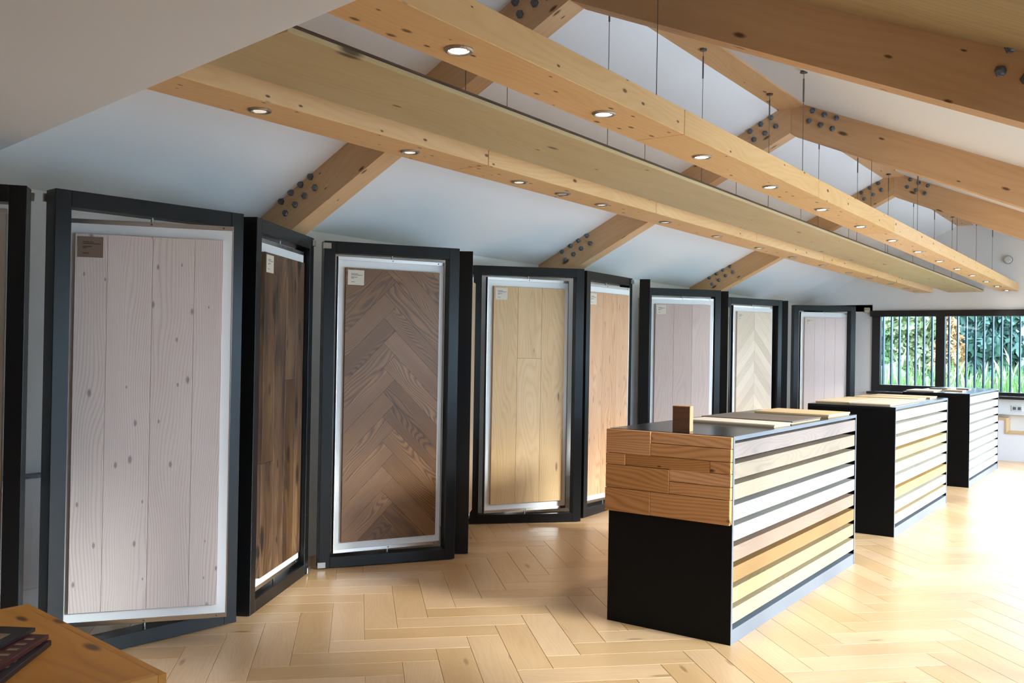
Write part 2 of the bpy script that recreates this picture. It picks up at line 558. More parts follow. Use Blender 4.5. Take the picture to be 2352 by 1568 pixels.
# right glazing: five bays of black framed glass
gl_y0, gl_y1, n_b = 3.72, 15.3, 8
bays = [(gl_y0 + i * (gl_y1 - gl_y0) / n_b, gl_y0 + (i + 1) * (gl_y1 - gl_y0) / n_b) for i in range(n_b)] + [(2.2, 2.9)]
for i, (y0, y1) in enumerate(bays):
    bw = y1 - y0
    w = empty('window_%d' % (i + 2), (XW_R + 0.1, (y0 + y1) / 2, 0))
    struct(w, 'tall black framed glass bay in the right wall', 'window')
    h = bw / 2
    box('window_frame', (-0.03, -h, 0), (0.03, -h + 0.05, 2.34), 'win_black', w)
    box('window_frame', (-0.03, h - 0.05, 0), (0.03, h, 2.34), 'win_black', w)
    box('window_frame', (-0.03, -h + .05, 0), (0.03, h - .05, 0.07), 'win_black', w)
    box('window_frame', (-0.03, -h + .05, 2.27), (0.03, h - .05, 2.34), 'win_black', w)
    box('pane', (-0.004, -h + .05, 0.07), (0.004, h - .05, 2.27), 'glass', w)

# far window
w1 = empty('window_1', (0, Y_FAR, 0))
struct(w1, 'long black framed window with vertical louvre fins outside', 'window')
box('blind_box', (WX0 - 0.03, -0.05, 2.165), (WX1, 0.10, 2.262), 'win_black', w1, 0.006)
box('window_frame', (WX0, -0.02, 0.94), (-3.79, 0.10, 2.17), 'win_black', w1)
box('window_frame', (-3.79, -0.02, 0.94), (-2.94, 0.09, 1.052), 'win_black', w1)
box('mullion', (-2.945, -0.03, 0.94), (-2.815, 0.10, 2.17), 'win_black', w1)
box('window_frame', (-2.815, 0.0, 0.94), (WX1, 0.09, 0.995), 'win_black', w1)
box('mullion', (-1.05, -0.0, 0.995), (-0.93, 0.09, 2.17), 'win_black', w1)
box('window_sill', (WX0 - 0.06, -0.09, 0.895), (WX1, 0.12, 0.935), 'win_black', w1, 0.004)
for a, b, z0 in ((-3.79, -2.945, 1.052), (-2.815, -1.05, .995), (-.93, WX1, .995)):
    box('pane', (a, 0.04, z0), (b, 0.048, 2.165), 'glass', w1)
xf = -3.96
fins = []
while xf < 0.2:
    o = box('louvre_fin', (xf - .010, 0.36, 0.80), (xf + .010, 0.46, 2.45), 'fin', w1)
    xf += 0.1262

# ---------------------------------------------------------------- herringbone floor planks
PL, PW = 0.72, 0.18
plank_me = box_mesh(PL - 0.0016, PW - 0.0016, 0.012, 'floor', 0.0012)
spots = []
r2 = math.sqrt(0.5)
ox, oy = -2.9, 4.0
for k in range(-120, 121):
    for j in range(-24, 25):
        for t in (0, 1):
            if t == 0:
                p, q = k * PW - PL / 2 + j * PL, k * PW + PW / 2 - j * PL
            else:
                p, q = k * PW + PW / 2 + j * PL, k * PW + PW - PL / 2 - j * PL
            x = ox + (p - q) * r2
            y = oy + (p + q) * r2
            if XW_L - 0.25 < x < XW_R - 0.05 and 0.4 < y < Y_FAR - 0.1:
                spots.append((x, y, math.pi / 4 if t == 0 else math.pi * 3 / 4))


def pix(P):
    d = Vector(P) - CAM
    c = d.dot(fwd)
    if c < 0.3:
        return None
    return 1176 + FPX * d.dot(rgt) / c, 784 - FPX * d.dot(upv) / c, c


def score(sp):
    q = pix((sp[0], sp[1], 0))
    if q is None or not (-150 < q[0] < 2500 and 700 < q[1] < 1720):
        return 0
    return 1 / q[2] ** 3
spots.sort(key=score, reverse=True)
for (x, y, a) in spots[:300]:
    o = link('plank', plank_me, floor, (x - FC.x, y - FC.y, -0.006 - FC.z), (0, 0, a))
v, f, rv = [], [], []
uvs = []
for (x, y, a) in spots[300:]:
    ca, sa = math.cos(a), math.sin(a)
    base = len(v)
    for z in (-0.012, 0.0):
        for (u, w_) in ((-1, -1), (1, -1), (1, 1), (-1, 1)):
            uu, ww = u * (PL / 2 - .0008), w_ * (PW / 2 - .0008)
            v.append((x + uu * ca - ww * sa - FC.x, y + uu * sa + ww * ca - FC.y, z - FC.z))
            uvs.append((uu, ww))
    f += [tuple(base + i for i in t) for t in ((4, 5, 6, 7), (0, 1, 5, 4), (1, 2, 6, 5), (2, 3, 7, 6), (3, 0, 4, 7))]
    rv += [rnd()] * 5
me = bpy.data.meshes.new('parquet')
me.from_pydata(v, [], f)
me.materials.append(M['floor'])
ul = me.uv_layers.new(name='UVMap')
for lp_ in me.loops:
    ul.data[lp_.index].uv = uvs[lp_.vertex_index]
at = me.attributes.new('rnd', 'FLOAT', 'FACE')
for i, x in enumerate(rv):
    at.data[i].value = x
rest = link('parquet_rest', me, floor)
rest['kind'] = 'stuff'

# ---------------------------------------------------------------- timber roof frames
RB_L, RB_R, RT = 3.385, 3.372, 0.15


def bolt_mesh():
    return lathe_mesh('bolt', [(0.024, 0.0), (0.024, 0.005), (0.021, 0.007), (0.02, 0.02), (0.013, 0.024)], 6, 'zinc')


APEX_R = [(-2.371, 3.541), (-2.279, 3.495), (-2.182, 3.455), (-2.400, 3.460), (-2.307, 3.415), (-2.212, 3.373)]
APEX_L = [(-2.718, 3.529), (-2.807, 3.485), (-2.901, 3.437), (-2.682, 3.453), (-2.773, 3.405), (-2.870, 3.364)]
FOOT_L = [(-4.787, 2.496), (-4.693, 2.547), (-4.601, 2.592), (-4.508, 2.634), (-4.748, 2.415), (-4.653, 2.464), (-4.567, 2.516), (-4.470, 2.560)]
FOOT_R = [(-0.505, 2.763), (-0.541, 2.676), (-0.410, 2.722), (-0.445, 2.632), (-0.315, 2.682), (-0.350, 2.592), (-0.220, 2.640), (-0.255, 2.550)]


def rafter(name, root, pts, ang, ylo):
    """polygon in x-z, extruded over y; mesh X runs along the rafter so the grain follows it"""
    ca, sa = math.cos(ang), math.sin(ang)
    c = (sum(p[0] for p in pts) / len(pts), sum(p[1] for p in pts) / len(pts))
    loc = [((p[0] - c[0]) * ca + (p[1] - c[1]) * sa, -(p[0] - c[0]) * sa + (p[1] - c[1]) * ca) for p in pts]
    n = len(loc)
    v = [(a, -RT / 2, b) for a, b in loc] + [(a, RT / 2, b) for a, b in loc]
    f = [tuple(range(n)), tuple(range(2 * n - 1, n - 1, -1))] + [(i, n + i, n + (i + 1) % n, (i + 1) % n) for i in range(n)]
    return pydata(name, v, f, 'rafter', root, (c[0], ylo + RT / 2, c[1]), (0, -ang, 0))


def timber_frame(y, label):
    root = empty('timber_frame', (0, y, 0))
    tag(root, label, 'roof frame', 'timber roof frames')
    xl, xr = XW_L, XW_R + .15
    rafter('rafter', root, [(xl, zl(xl)), (xl, 2.285), (RX - (RB_L - 2.285) / SL, 2.285), (RX - .001, RB_L), (RX - .001, RZ)], math.atan(SL), 0)
    rafter('rafter', root, [(RX + .001, RB_R), (xr, RB_R - 0.435 * (xr - RX)), (xr, zr(xr)), (RX + .001, RZ)], -math.atan(SR), 0)
    for (x, z) in APEX_R + APEX_L + FOOT_L + FOOT_R:
        link('bolt', bolt_mesh(), root, (x, 0, z), (math.pi / 2, 0, rnd()))
    return root


timber_frame(4.05, 'nearest timber roof frame, its dark right rafter crossing the top right corner')
timber_frame(7.53, 'middle timber roof frame, bolted at the ridge above the first counter')
timber_frame(11.08, 'farthest timber roof frame, smallest of the three in the distance')
# ridge beam in three lengths between the frames (one timber reads as one thing)
rb = empty('ridge_beam', (RX, 8.7, 3.585))
tag(rb, 'flat pale ridge beam running along the roof peak over all the frames', 'beam')
for a, b in ((2.0, 4.05), (4.20, 7.53), (7.68, 11.08), (11.23, Y_FAR)):
    box('ridge_length', (-0.125, a - 8.7, 0.0), (0.11, b - 8.7, 0.045), 'rafter', rb, 0, 1)

# ---------------------------------------------------------------- hanging light beams and plank
BZ = 2.54


def downlight(parent, x, y, z, lens):
    d = link('downlight', lathe_mesh('downlight_rim', [(0.050, 0.0), (0.050, -0.004), (0.045, -0.009), (0.039, -0.0095), (0.035, -0.006), (0.033, -0.0015)], 24, 'steel'),
             parent, (x, y, z))
    r = link('lens', lathe_mesh('lens_' + lens, [(0.027, -0.0016), (0.027, -0.006), (0.02, -0.0072)], 20, lens), d, (-0.004, 0.003, 0), (0.0, 0.0, 0))
    if lens != 'lens_off' and not (lens == 'lens_dim' and y < -4.2):
        ld = bpy.data.lights.new('downlight_lamp', 'SPOT')
        ld.energy = SPOT_B if lens == 'lens_on' else SPOT_A
        ld.color = (1.0, 0.90, 0.78)
        ld.spot_size = math.radians(105)
        ld.spot_blend = 0.9
        ld.shadow_soft_size = 0.03
        lo = bpy.data.objects.new('downlight_lamp', ld)
        col.objects.link(lo)
        lo.parent = d
        lo.location = (0, 0, -0.03)
        lo.rotation_euler = (0, 0, 0) if lens == 'lens_on' else (0, math.radians(24), 0)
    return d


SPOT_A, SPOT_B = 4.5, 7.0


def cable(parent, x, y, z0, z1, plate=True):
    L_ = z1 - z0
    v, f = [], []
    def cyl(r, a, b, n=6):
        base = len(v)
        for zz in (a, b):
            for i in range(n):
                an = 2 * math.pi * i / n
                v.append((r * math.cos(an), r * math.sin(an), zz))
        for i in range(n):
            f.append((base + i, base + (i + 1) % n, base + n + (i + 1) % n, base + n + i))
        f.append(tuple(base + n + i for i in range(n)))
        f.append(tuple(base + n - 1 - i for i in range(n)))
    cyl(0.0022, 0, L_)
    cyl(0.006, L_ - 0.20, L_ - 0.05)
    cyl(0.004, 0, 0.03)
    cyl(0.026, L_ - 0.012, L_)
    return pydata('suspension_cable', v, f, 'cable', parent, (x, y, z0))


def light_beam(name, xc, half, label, joints, lights, lens, cables, ctop):
    root = empty(name, (xc, 8.8, BZ))
    tag(root, label, 'light beam', 'hanging light beams')
    for a, b in zip(joints[:-1], joints[1:]):
        box('beam_length', (-half, a - 8.8 + .0025, 0), (half, b - 8.8 - .0025, 0.115), 'beam', root, 0.002, 1)
    for i, y in enumerate(lights):
        downlight(root, 0.0, y - 8.8, 0.0, lens[i] if isinstance(lens, list) else lens)
    for y in cables:
        cable(root, 0, y - 8.8, 0.115, ctop - BZ)
    return root


light_beam('light_beam', -3.13, 0.13, 'long pine light beam nearest the display panels, with dim downlights',
           [edge(-3.13) + .001, 3.96, 5.98, 7.98, 9.98, 11.98, 13.98, Y_FAR - 0.02],
           [2.52, 3.47, 4.44, 4.92, 5.42, 6.4, 7.4, 8.41, 9.37, 10.4, 11.45, 12.4, 13.55, 14.5, 15.15],
           ['lens_dim', 'lens_dim', 'lens_dim', 'lens_off'] + ['lens_dim'] * 11, [2.6, 4.3, 6.04, 7.81, 9.6, 11.4, 13.2], zl(-3.13))
light_beam('light_beam', -1.92, 0.125, 'long pine light beam over the counters, with lit white downlights',
           [edge(-1.92) + .001, 3.85, 5.85, 7.85, 9.85, 11.85, 13.85, Y_FAR - 0.03],
           [2.36, 3.33, 4.33, 5.33, 6.34, 7.33, 8.35, 9.37, 10.41, 11.44, 12.44, 13.53, 14.5, 15.45],
           'lens_on', [3.81, 5.91, 7.62, 9.31, 11.36, 12.67, 13.99], zr(-1.92))
hp = empty('hanging_plank', (-2.52, 8.8, BZ))
tag(hp, 'wide pale oak plank hung on cables between the two light beams', 'plank')
y0p = edge(-2.5) + 0.04
box('plank_face', (-0.25, y0p - 8.8, 0.0), (0.25, Y_FAR - 0.01 - 8.8, 0.018), 'plank_hang', hp, 0.001, 1)
box('plank_backing', (-0.245, y0p - 8.8, 0.0182), (0.245, Y_FAR - 0.012 - 8.8, 0.032), 'plank_edge', hp, 0, 1)
for i in range(10):
    y = 3.18 + i * 1.277
    if any(abs(y - t) < 0.12 for t in (4.12, 7.6, 11.15)):
        y -= 0.2
    cable(hp, -0.025, y - 8.8, 0.032, 3.585 - BZ)

# ---------------------------------------------------------------- folding display panels
PH, PD, ST, RAIL = 2.268, 0.105, 0.076, 0.08
BWD, BZ0, BZ1, BTH = 0.81, 0.105, 2.165, 0.036


def clip(poly, a, b, c):
    out = []
    for i in range(len(poly)):
        p, q = poly[i], poly[(i + 1) % len(poly)]
        dp, dq = a * p[0] + b * p[1] - c, a * q[0] + b * q[1] - c
        if dp <= 0:
            out.append(p)
        if (dp < 0 < dq) or (dq < 0 < dp):
            t = dp / (dp - dq)
            out.append((p[0] + t * (q[0] - p[0]), p[1] + t * (q[1] - p[1])))
    return out


def pieces_board(board, mat, kind, x0, x1, z0, z1, yf, th):
    """herringbone or chevron pieces cut to the rectangle x0..x1, z0..z1 on the face y=yf"""
    cx, cz = (x0 + x1) / 2 + (0.02 if kind == 'herringbone' else 0), (z0 + z1) / 2
    items = []
    if kind == 'herringbone':
        Wp, Lp = 0.123, 0.74
        for k in range(-16, 17):
            g = 0.0006
            items.append(([(k * Wp - Lp + g, k * Wp + g), (k * Wp - g, k * Wp + g), (k * Wp - g, k * Wp + Wp - g), (k * Wp - Lp + g, k * Wp + Wp - g)], 0))
            items.append(([(k * Wp + g, k * Wp + Wp - Lp + g), (k * Wp + Wp - g, k * Wp + Wp - Lp + g), (k * Wp + Wp - g, k * Wp + Wp - g), (k * Wp + g, k * Wp + Wp - g)], 1))
        polys = []
        for pq, t in items:
            xz = [(cx + (p - q) * r2, cz + (p + q) * r2) for p, q in pq]
            polys.append((xz, math.pi / 4 if t == 0 else 3 * math.pi / 4))
    else:
        polys = []
        hgt = 0.145
        hw = (x1 - x0) / 2 + 0.01
        for k in range(-14, 20):
            zb = cz + k * hgt
            g = 0.0006
            polys.append(([(cx - hw, zb - hw + g), (cx - g, zb + g), (cx - g, zb + hgt - g), (cx - hw, zb + hgt - hw - g)], math.pi / 4))
            polys.append(([(cx + g, zb + g), (cx + hw, zb - hw + g), (cx + hw, zb + hgt - hw - g), (cx + g, zb + hgt - g)], 3 * math.pi / 4))
    for xz, ang in polys:
        for (a, b, c) in ((-1, 0, -x0), (1, 0, x1), (0, -1, -z0), (0, 1, z1)):
            xz = clip(xz, a, b, c) if len(xz) > 2 else []
        if len(xz) < 3:
            continue
        ar = abs(sum(xz[i][0] * xz[(i + 1) % len(xz)][1] - xz[(i + 1) % len(xz)][0] * xz[i][1] for i in range(len(xz)))) / 2
        if ar < 0.0008:
            continue
        mx_, mz_ = sum(p[0] for p in xz) / len(xz), sum(p[1] for p in xz) / len(xz)
        ca, sa = math.cos(ang), math.sin(ang)
        loc = [((p[0] - mx_) * ca + (p[1] - mz_) * sa, -(p[0] - mx_) * sa + (p[1] - mz_) * ca) for p in xz]
        v_, f_ = prism(loc, 0, th)
        # plank local (u, w, t) -> board space: rotate about board y then stand upright
        R_ = Matrix.Rotation(math.pi / 2, 4, 'X') @ Matrix.Rotation(ang, 4, 'Z')
        pydata('plank', v_, f_, mat, board, (mx_, yf, mz_), R_)


def display_panel(Lp, Rp, rot, label, mat, layout, card='card', hinge_l=False, hinge_r=False, both=False, screws=True):
    dx, dy = Rp[0] - Lp[0], Rp[1] - Lp[1]
    W_ = math.hypot(dx, dy)
    root = empty('display_stand', ((Lp[0] + Rp[0]) / 2, (Lp[1] + Rp[1]) / 2, 0), math.atan2(dy, dx))
    tag(root, label, 'display stand', 'folding display panels along the left wall')
    h = W_ / 2
    box('stile', (-h, 0, 0.006), (-h + ST, PD, PH), 'black', root, 0.002, 2)
    box('stile', (h - ST, 0, 0.006), (h, PD, PH), 'black', root, 0.002, 2)
    box('rail', (-h + ST, 0, 0.006), (h - ST, PD, RAIL), 'black', root, 0.0015)
    box('rail', (-h + ST, 0, PH - RAIL), (h - ST, PD, PH), 'black', root, 0.0015)
    for sgn, on in ((-1, hinge_l), (1, hinge_r)):
        if on:
            for z in (0.03, PH - 0.035):
                hb = box('hinge', (sgn * h - (0.045 if sgn > 0 else 0.012), -0.012 if on == 'front' else PD - 0.002, z - 0.02),
                         (sgn * h + (0.012 if sgn > 0 else 0.045), 0.001 if on == 'front' else PD + 0.014, z + 0.02), 'steel', root, 0.002)
    bw_ = min(BWD, W_ - 2 * ST - 0.03)
    hb = bw_ / 2
    if not layout:
        return root
    # revolving board on a centre pivot; local y<0 is its front
    bd_me = box_mesh(bw_ - 0.004, BTH, BZ1 - BZ0 - 0.004, 'white_board')
    bd = link('display_board', bd_me, root, (0, PD / 2, (BZ0 + BZ1) / 2), (0, 0, rot))
    zc = (BZ0 + BZ1) / 2
    for sgn in (-1, 1):
        zz = sgn * (BZ1 - BZ0) / 2
        box('edge_strip', (-hb, -BTH / 2 - .002, min(zz, zz - sgn * .024)), (hb, BTH / 2 + .002, max(zz, zz - sgn * .024)), 'alu', bd, 0.001)
        xx = sgn * hb
        box('edge_strip', (min(xx, xx - sgn * .006), -BTH / 2 - .002, -(BZ1 - BZ0) / 2 + .024), (max(xx, xx - sgn * .006), BTH / 2 + .002, (BZ1 - BZ0) / 2 - .024), 'alu', bd, 0.001)
        zp = (BZ1, PH - RAIL) if sgn > 0 else (RAIL, BZ0)
        link('pivot_pin', lathe_mesh('pin%d' % sgn, [(0.007, zp[0] - zc), (0.007, zp[1] - zc)], 10, 'steel'), bd)
        if screws:
            for xs in (0.0, hb - 0.05):
                link('screw', lathe_mesh('screw', [(0.005, 0), (0.005, 0.002), (0.003, 0.003)], 8, 'zinc'), bd,
                     (xs, -BTH / 2 - .002, sgn * ((BZ1 - BZ0) / 2 - .012)), (math.pi / 2, 0, 0))
    x0, x1 = -hb + 0.05, hb - 0.05
    z0, z1 = BZ0 + 0.075 - zc, BZ1 - 0.078 - zc
    th = 0.026
    yf = -BTH / 2
    if isinstance(layout, str):
        pieces_board(bd, mat, layout, x0, x1, z0, z1, yf, th)
    else:
        wsum = sum(a for a, _ in layout)
        xa = x0
        for wgt, cuts in layout:
            xb = xa + (x1 - x0) * wgt / wsum
            zs = [z0] + [z0 + (z1 - z0) * c for c in cuts] + [z1]
            for za, zb in zip(zs[:-1], zs[1:]):
                box('plank', (xa + .0006, yf - th, za + .0006), (xb - .0006, yf, zb - .0006), mat, bd, 0.0012, 2)
                if both:
                    box('plank', (xa + .0006, -yf, za + .0006), (xb - .0006, -yf + th, zb - .0006), mat, bd, 0.0012, 2)
            xa = xb
    if card:
        c0 = x0 + 0.012
        box('label_card', (c0, yf - th - .003, z1 - 0.118), (c0 + 0.118, yf - th - .0005, z1 - 0.014), 'card_brown' if card == 'brown' else 'card', bd)
    return root


R = math.radians
PS = lambda a, b: (a, b)
display_panel((-4.93, 1.35), (-4.33, 2.15), R(6), 'leftmost black display panel, cut off by the left picture edge', 'bisque', [(1, []), (1.3, []), (1, [])], hinge_r='back')
display_panel((-4.27, 2.254), (-4.167, 3.26), R(-31), 'large front display panel with pale grey limed larch boards full of small knots', 'larch',
              [(0.74, []), (1.05, []), (1.0, []), (0.7, [])], card='brown', hinge_l='back')
display_panel((-4.195, 3.374), (-4.69, 4.25), R(0.5), 'angled display panel with dark reclaimed wood boards beside the larch panel', 'reclaimed',
              [(1.0, [.35]), (1.0, []), (1, [.6]), (.75, [])], hinge_r='front')
display_panel((-4.72, 4.375), (-4.196, 5.21), R(5.5), 'display panel with large smoked brown herringbone pieces', 'smoked', 'herringbone', hinge_l='front', hinge_r='back')
display_panel((-4.224, 5.404), (-4.86, 6.19), R(-8), 'display panel seen end on, right after the smoked herringbone panel', 'bisque',
              [(1, []), (1, []), (1, [])], hinge_l='back', both=True)
display_panel((-4.925, 6.31), (-4.238, 7.05), R(14), 'display panel with light oak boards, the middle one in two lengths', 'lightoak',
              [(1.0, []), (1.0, [.67]), (1.0, [])])
display_panel((-4.30, 7.20), (-4.36, 8.19), R(-7), 'display panel with warm brown oak boards between the light oak and the rose panels', 'warmoak',
              [(1, []), (1, []), (.9, [])], hinge_r='front')
display_panel((-4.24, 8.344), (-4.70, 9.22), R(-3), 'display panel seen end on, just after the warm oak panel', 'bisque', [(1, []), (1, []), (1, [])], both=True)
display_panel((-4.84, 9.42), (-4.25, 10.19), R(-4), 'display panel with three wide rose grey oak boards', 'rose', [(1, []), (1, [.3]), (1, [])])
display_panel((-4.23, 10.37), (-4.62, 11.28), R(3), 'display panel seen end on, between the rose grey and the chevron panels', 'bisque', [(1, []), (1, []), (1, [])], both=True)
display_panel((-4.69, 11.45), (-4.285, 12.42), R(4), 'display panel with cream oak chevron pieces', 'chev', 'chevron')
display_panel((-4.25, 12.56), (-4.66, 13.46), R(-8), 'display panel mostly hidden behind the chevron panel, a sliver of oak showing', 'lightoak', [(1, []), (1, []), (1, [])], both=True)
display_panel((-4.53, 13.66), (-3.80, 14.30), R(8), 'display panel with plain pale pink boards, last full panel before the window', 'palepink', [(1, []), (1, []), (1, []), (1, [])])
display_panel((-3.95, 14.78), (-4.16, 15.60), R(0), 'farthest display panel, a dark strip next to the window', 'palepink', [(1, []), (1, [])])

# ---------------------------------------------------------------- counters
CX0, CX1, CH = -2.585, -1.842, 1.10
CLAD = [(0, .375, 0, .29, 18), (.378, 1, 0, .135, 12), (.378, 1, .137, .285, 16), (0, .165, .292, .43, 20), (.167, .85, .287, .43, 15),
        (.852, 1, .287, .42, 17), (0, .53, .432, .715, 19), (.532, 1, .422, .57, 14), (.532, 1, .572, .715, 17), (0, .38, .717, 1, 22), (.382, 1, .717, 1, 20)]


def counter(y0, y1, label, boards, clad=False):
    cy = (y0 + y1) / 2
    cx = (CX0 + CX1) / 2
    root = empty('display_counter', (cx, cy, 0))
    tag(root, label, 'counter', 'black display counters')
    w2, l2 = (CX1 - CX0) / 2, (y1 - y0) / 2
    box('counter_top', (-w2, -l2, CH - 0.02), (w2, l2, CH), 'black_top', root, 0.001)
    box('end_panel', (-w2, -l2, 0), (w2, -l2 + 0.02, CH - .0205), 'black_panel', root, 0.001)
    box('end_panel', (-w2, l2 - 0.02, 0), (w2, l2, CH - .0205), 'black_panel', root, 0.001)
    box('side_panel', (-w2, -l2 + .02, 0), (-w2 + .02, l2 - .02, CH - .0205), 'black_panel', root)
    box('back_panel', (w2 - 0.17, -l2 + .02, 0.0), (w2 - 0.15, l2 - .02, CH - .0205), 'black_panel', root)
    box('plinth', (w2 - 0.15, -l2 + .02, 0.0), (w2 - 0.001, l2 - .02, 0.076), 'grey_metal', root, 0.001)
    box('edge_trim', (w2 - .001, -l2, 0.0), (w2 + .0015, -l2 + 0.02, CH), 'grey_metal', root)
    box('edge_trim', (w2 - .001, l2 - .02, 0.0), (w2 + .0015, l2, CH), 'grey_metal', root)
    box('edge_trim', (w2 - .001, -l2 + .02, CH - .022), (w2 + .0015, l2 - .02, CH), 'grey_metal', root)
    for i, bname in enumerate(boards):
        zt = 1.062 - i * 0.1092
        mt_ = SB[bname]
        # a sample board folded over the front: face below, tread on top
        ya, yb = -l2 + .022, l2 - .022 - 0.012 * (i % 2)
        d = 0.13
        prof = [(w2 - .002, zt - .080), (w2 - .002, zt), (w2 - d, zt), (w2 - d, zt - .014), (w2 - .018, zt - .014), (w2 - .018, zt - .080)]
        v_ = [(ya - (ya + yb) / 2, -px, pz) for px, pz in prof] + [(yb - (ya + yb) / 2, -px, pz) for px, pz in prof]
        n = len(prof)
        f_ = [(0, 1, 7, 6), (1, 2, 8, 7), (2, 3, 9, 8), (3, 4, 10, 9), (4, 5, 11, 10), (5, 0, 6, 11), (0, 5, 4, 1), (1, 4, 3, 2), (6, 7, 10, 11), (7, 8, 9, 10)]
        pydata('sample_board', v_, f_, mt_, root, (0, (ya + yb) / 2, 0), (0, 0, math.pi / 2))
    if clad:
        z0, z1 = 0.634, 1.098
        for (u0, u1, va, vb, pr) in CLAD:
            xa, xb = -w2 - 0.006 + u0 * 2 * w2, -w2 - 0.006 + u1 * 2 * w2 + (0.004 if u1 == 1 else 0)
            zb_, za_ = z1 - va * (z1 - z0), z1 - vb * (z1 - z0)
            box('pine_block', (xa, -l2 - pr * .0015 - .004, za_ + .001), (xb, -l2, zb_ - .001), 'pineblock', root, 0.0015)
    return root


counter(4.612, 6.985, 'nearest black counter with stained pine blocks on its end and nine sample boards', C1B, True)
counter(8.20, 10.50, 'middle black counter with cream and straw sample boards', C2B)
counter(11.85, 14.15, 'farthest black counter with near-white sample boards, in front of the window', C3B)


def sample_panel(x0, x1, y0, y1, mat, label, th=0.018, rz=0.0, n=1, z=CH):
    root = empty('sample_panel', ((x0 + x1) / 2, (y0 + y1) / 2, z), rz)
    tag(root, label, 'wood sample', 'loose wood samples on the counters')
    hx, hy = (x1 - x0) / 2, (y1 - y0) / 2
    box('core', (-hx + .006, -hy + .004, 0.0), (hx - .006, hy - .004, th * 0.45), 'bisque', root)
    for i in range(n):
        a, b = -hy + 2 * hy * i / n, -hy + 2 * hy * (i + 1) / n
        box('plank', (-hx, a + .0008, th * .45), (hx, b - .0008, th), mat, root, 0.001)
    return root


M['smp_white'] = sample('sample_bone', 214, 200, 178, 0.2)
M['smp_dark'] = sample('sample_grey_brown', 104, 92, 82, 0.3)
M['smp_oak'] = sample('sample_oak', 214, 184, 138, 0.25)
M['smp_birch'] = sample('sample_birch', 222, 200, 160, 0.25)
sample_panel(-2.46, -1.872, 5.36, 5.62, 'smp_white', 'bone coloured sample plank nearest the small wooden block', rz=R(-3))
sample_panel(-2.50, -1.885, 5.70, 6.26, 'smp_dark', 'grey brown sample panel on the nearest counter, behind the bone plank', rz=R(-1), n=2)
sample_panel(-2.42, -1.875, 6.45, 6.92, 'smp_oak', 'light oak sample panel at the far end of the nearest counter', th=0.022, rz=R(-2), n=2)
sample_panel(-2.575, -2.275, 8.38, 9.45, 'smp_birch', 'birch sample panel on the middle counter, nearest its left edge', n=3)
sample_panel(-2.262, -1.91, 8.32, 9.45, 'smp_white', 'bone sample panel on the middle counter, nearest the sample boards', n=3)
sample_panel(-2.56, -1.95, 9.60, 9.98, 'smp_oak', 'light oak sample panel across the middle counter', n=2)
sample_panel(-2.52, -1.93, 10.08, 10.42, 'smp_oak', 'light oak sample panel at the far end of the middle counter', n=2)
sample_panel(-2.565, -2.25, 11.95, 12.45, 'smp_white', 'pale sample panel at the near left corner of the farthest counter', n=2)
sample_panel(-2.22, -2.0, 12.35, 12.62, 'warmoak', 'small warm brown sample tile on the farthest counter')
sample_panel(-2.50, -2.28, 12.95, 13.25, 'smp_dark', 'small dark sample tile on the farthest counter', n=1)
sample_panel(-2.2, -2.05, 13.1, 13.35, 'smp_dark', 'smallest dark tile, towards the window end of the farthest counter')

# wooden block standing on the first counter
wb = empty('wooden_block', (-2.19, 4.735, CH), R(4))
tag(wb, 'small upright wooden block standing on the nearest counter top', 'block')
box('block_body', (-0.052, -0.024, 0), (0.052, 0.024, 0.142), 'pineblock', wb, 0.002, 2)
box('engraved_plate', (-0.049, -0.0258, 0.003), (0.049, -0.0238, 0.139), wood('burnt_plate', s(78, 46, 28), s(92, 56, 34), s(104, 66, 42), var=0.02), wb, 0.0005)

# ---------------------------------------------------------------- table with booklets, near left
tr_ = math.atan2(-0.09, 0.837)
tb = empty('low_table', (-1.954, 1.327, 0), tr_)
tag(tb, 'honey oak table at the lower left corner with a mitred edge', 'table')
TW, TD, TZ = 0.842, 0.9, 0.75
box('table_top', (-TW + .022, -TD, TZ - 0.03), (-.022, -.022, TZ), 'table', tb, 0.001)
box('edge_band', (-TW, -.0218, TZ - .03), (0, 0, TZ), 'table', tb, 0.001)
box('edge_band', (-.0218, -TD, TZ - .03), (0, -.022, TZ), 'table', tb, 0.001, 1)
box('edge_band', (-TW, -TD, TZ - .03), (-TW + .0218, -.022, TZ), 'table', tb, 0.001, 1)
box('side_panel', (-.024, -TD, 0), (-.001, -.001, TZ - .0302), 'table', tb, 0.001, 2)
box('side_panel', (-TW + .001, -TD, 0), (-TW + .024, -.001, TZ - .0302), 'table', tb, 0.001, 2)
box('back_panel', (-TW + .024, -.024, 0), (-.024, -.002, TZ - .0302), 'table', tb, 0.001)


def booklet(corner, ang, w, h, z, th, label, cover, pic):
    b = empty('booklet', (corner[0], corner[1], z), ang)
    tag(b, label, 'booklet', 'booklets on the low table')
    box('cover', (-w, -h, 0), (0, 0, th), cover, b, 0.001)
    if pic:
        box('cover_photo', (-w + .03, -h + .05, th), (-.03, -.06, th + .0006), 'paper', b)
    else:
        for i in range(5):
            box('cover_print', (-.035 - rnd() * .02, -.05 - i * .04, th), (-.02, -.035 - i * .04, th + .0006), 'paper', b)
    return b


booklet((-2.365, 1.262), R(41), 0.21, 0.30, TZ, 0.014, 'dark booklet at the bottom of the fanned pile on the table', 'navy', False)
booklet((-2.378, 1.262), R(37), 0.21, 0.30, TZ + .0145, 0.012, 'maroon booklet in the middle of the fanned pile', 'maroon', False)
booklet((-2.428, 1.252), R(31), 0.21, 0.30, TZ + .027, 0.010, 'topmost dark booklet with a picture on its cover', 'navy', True)

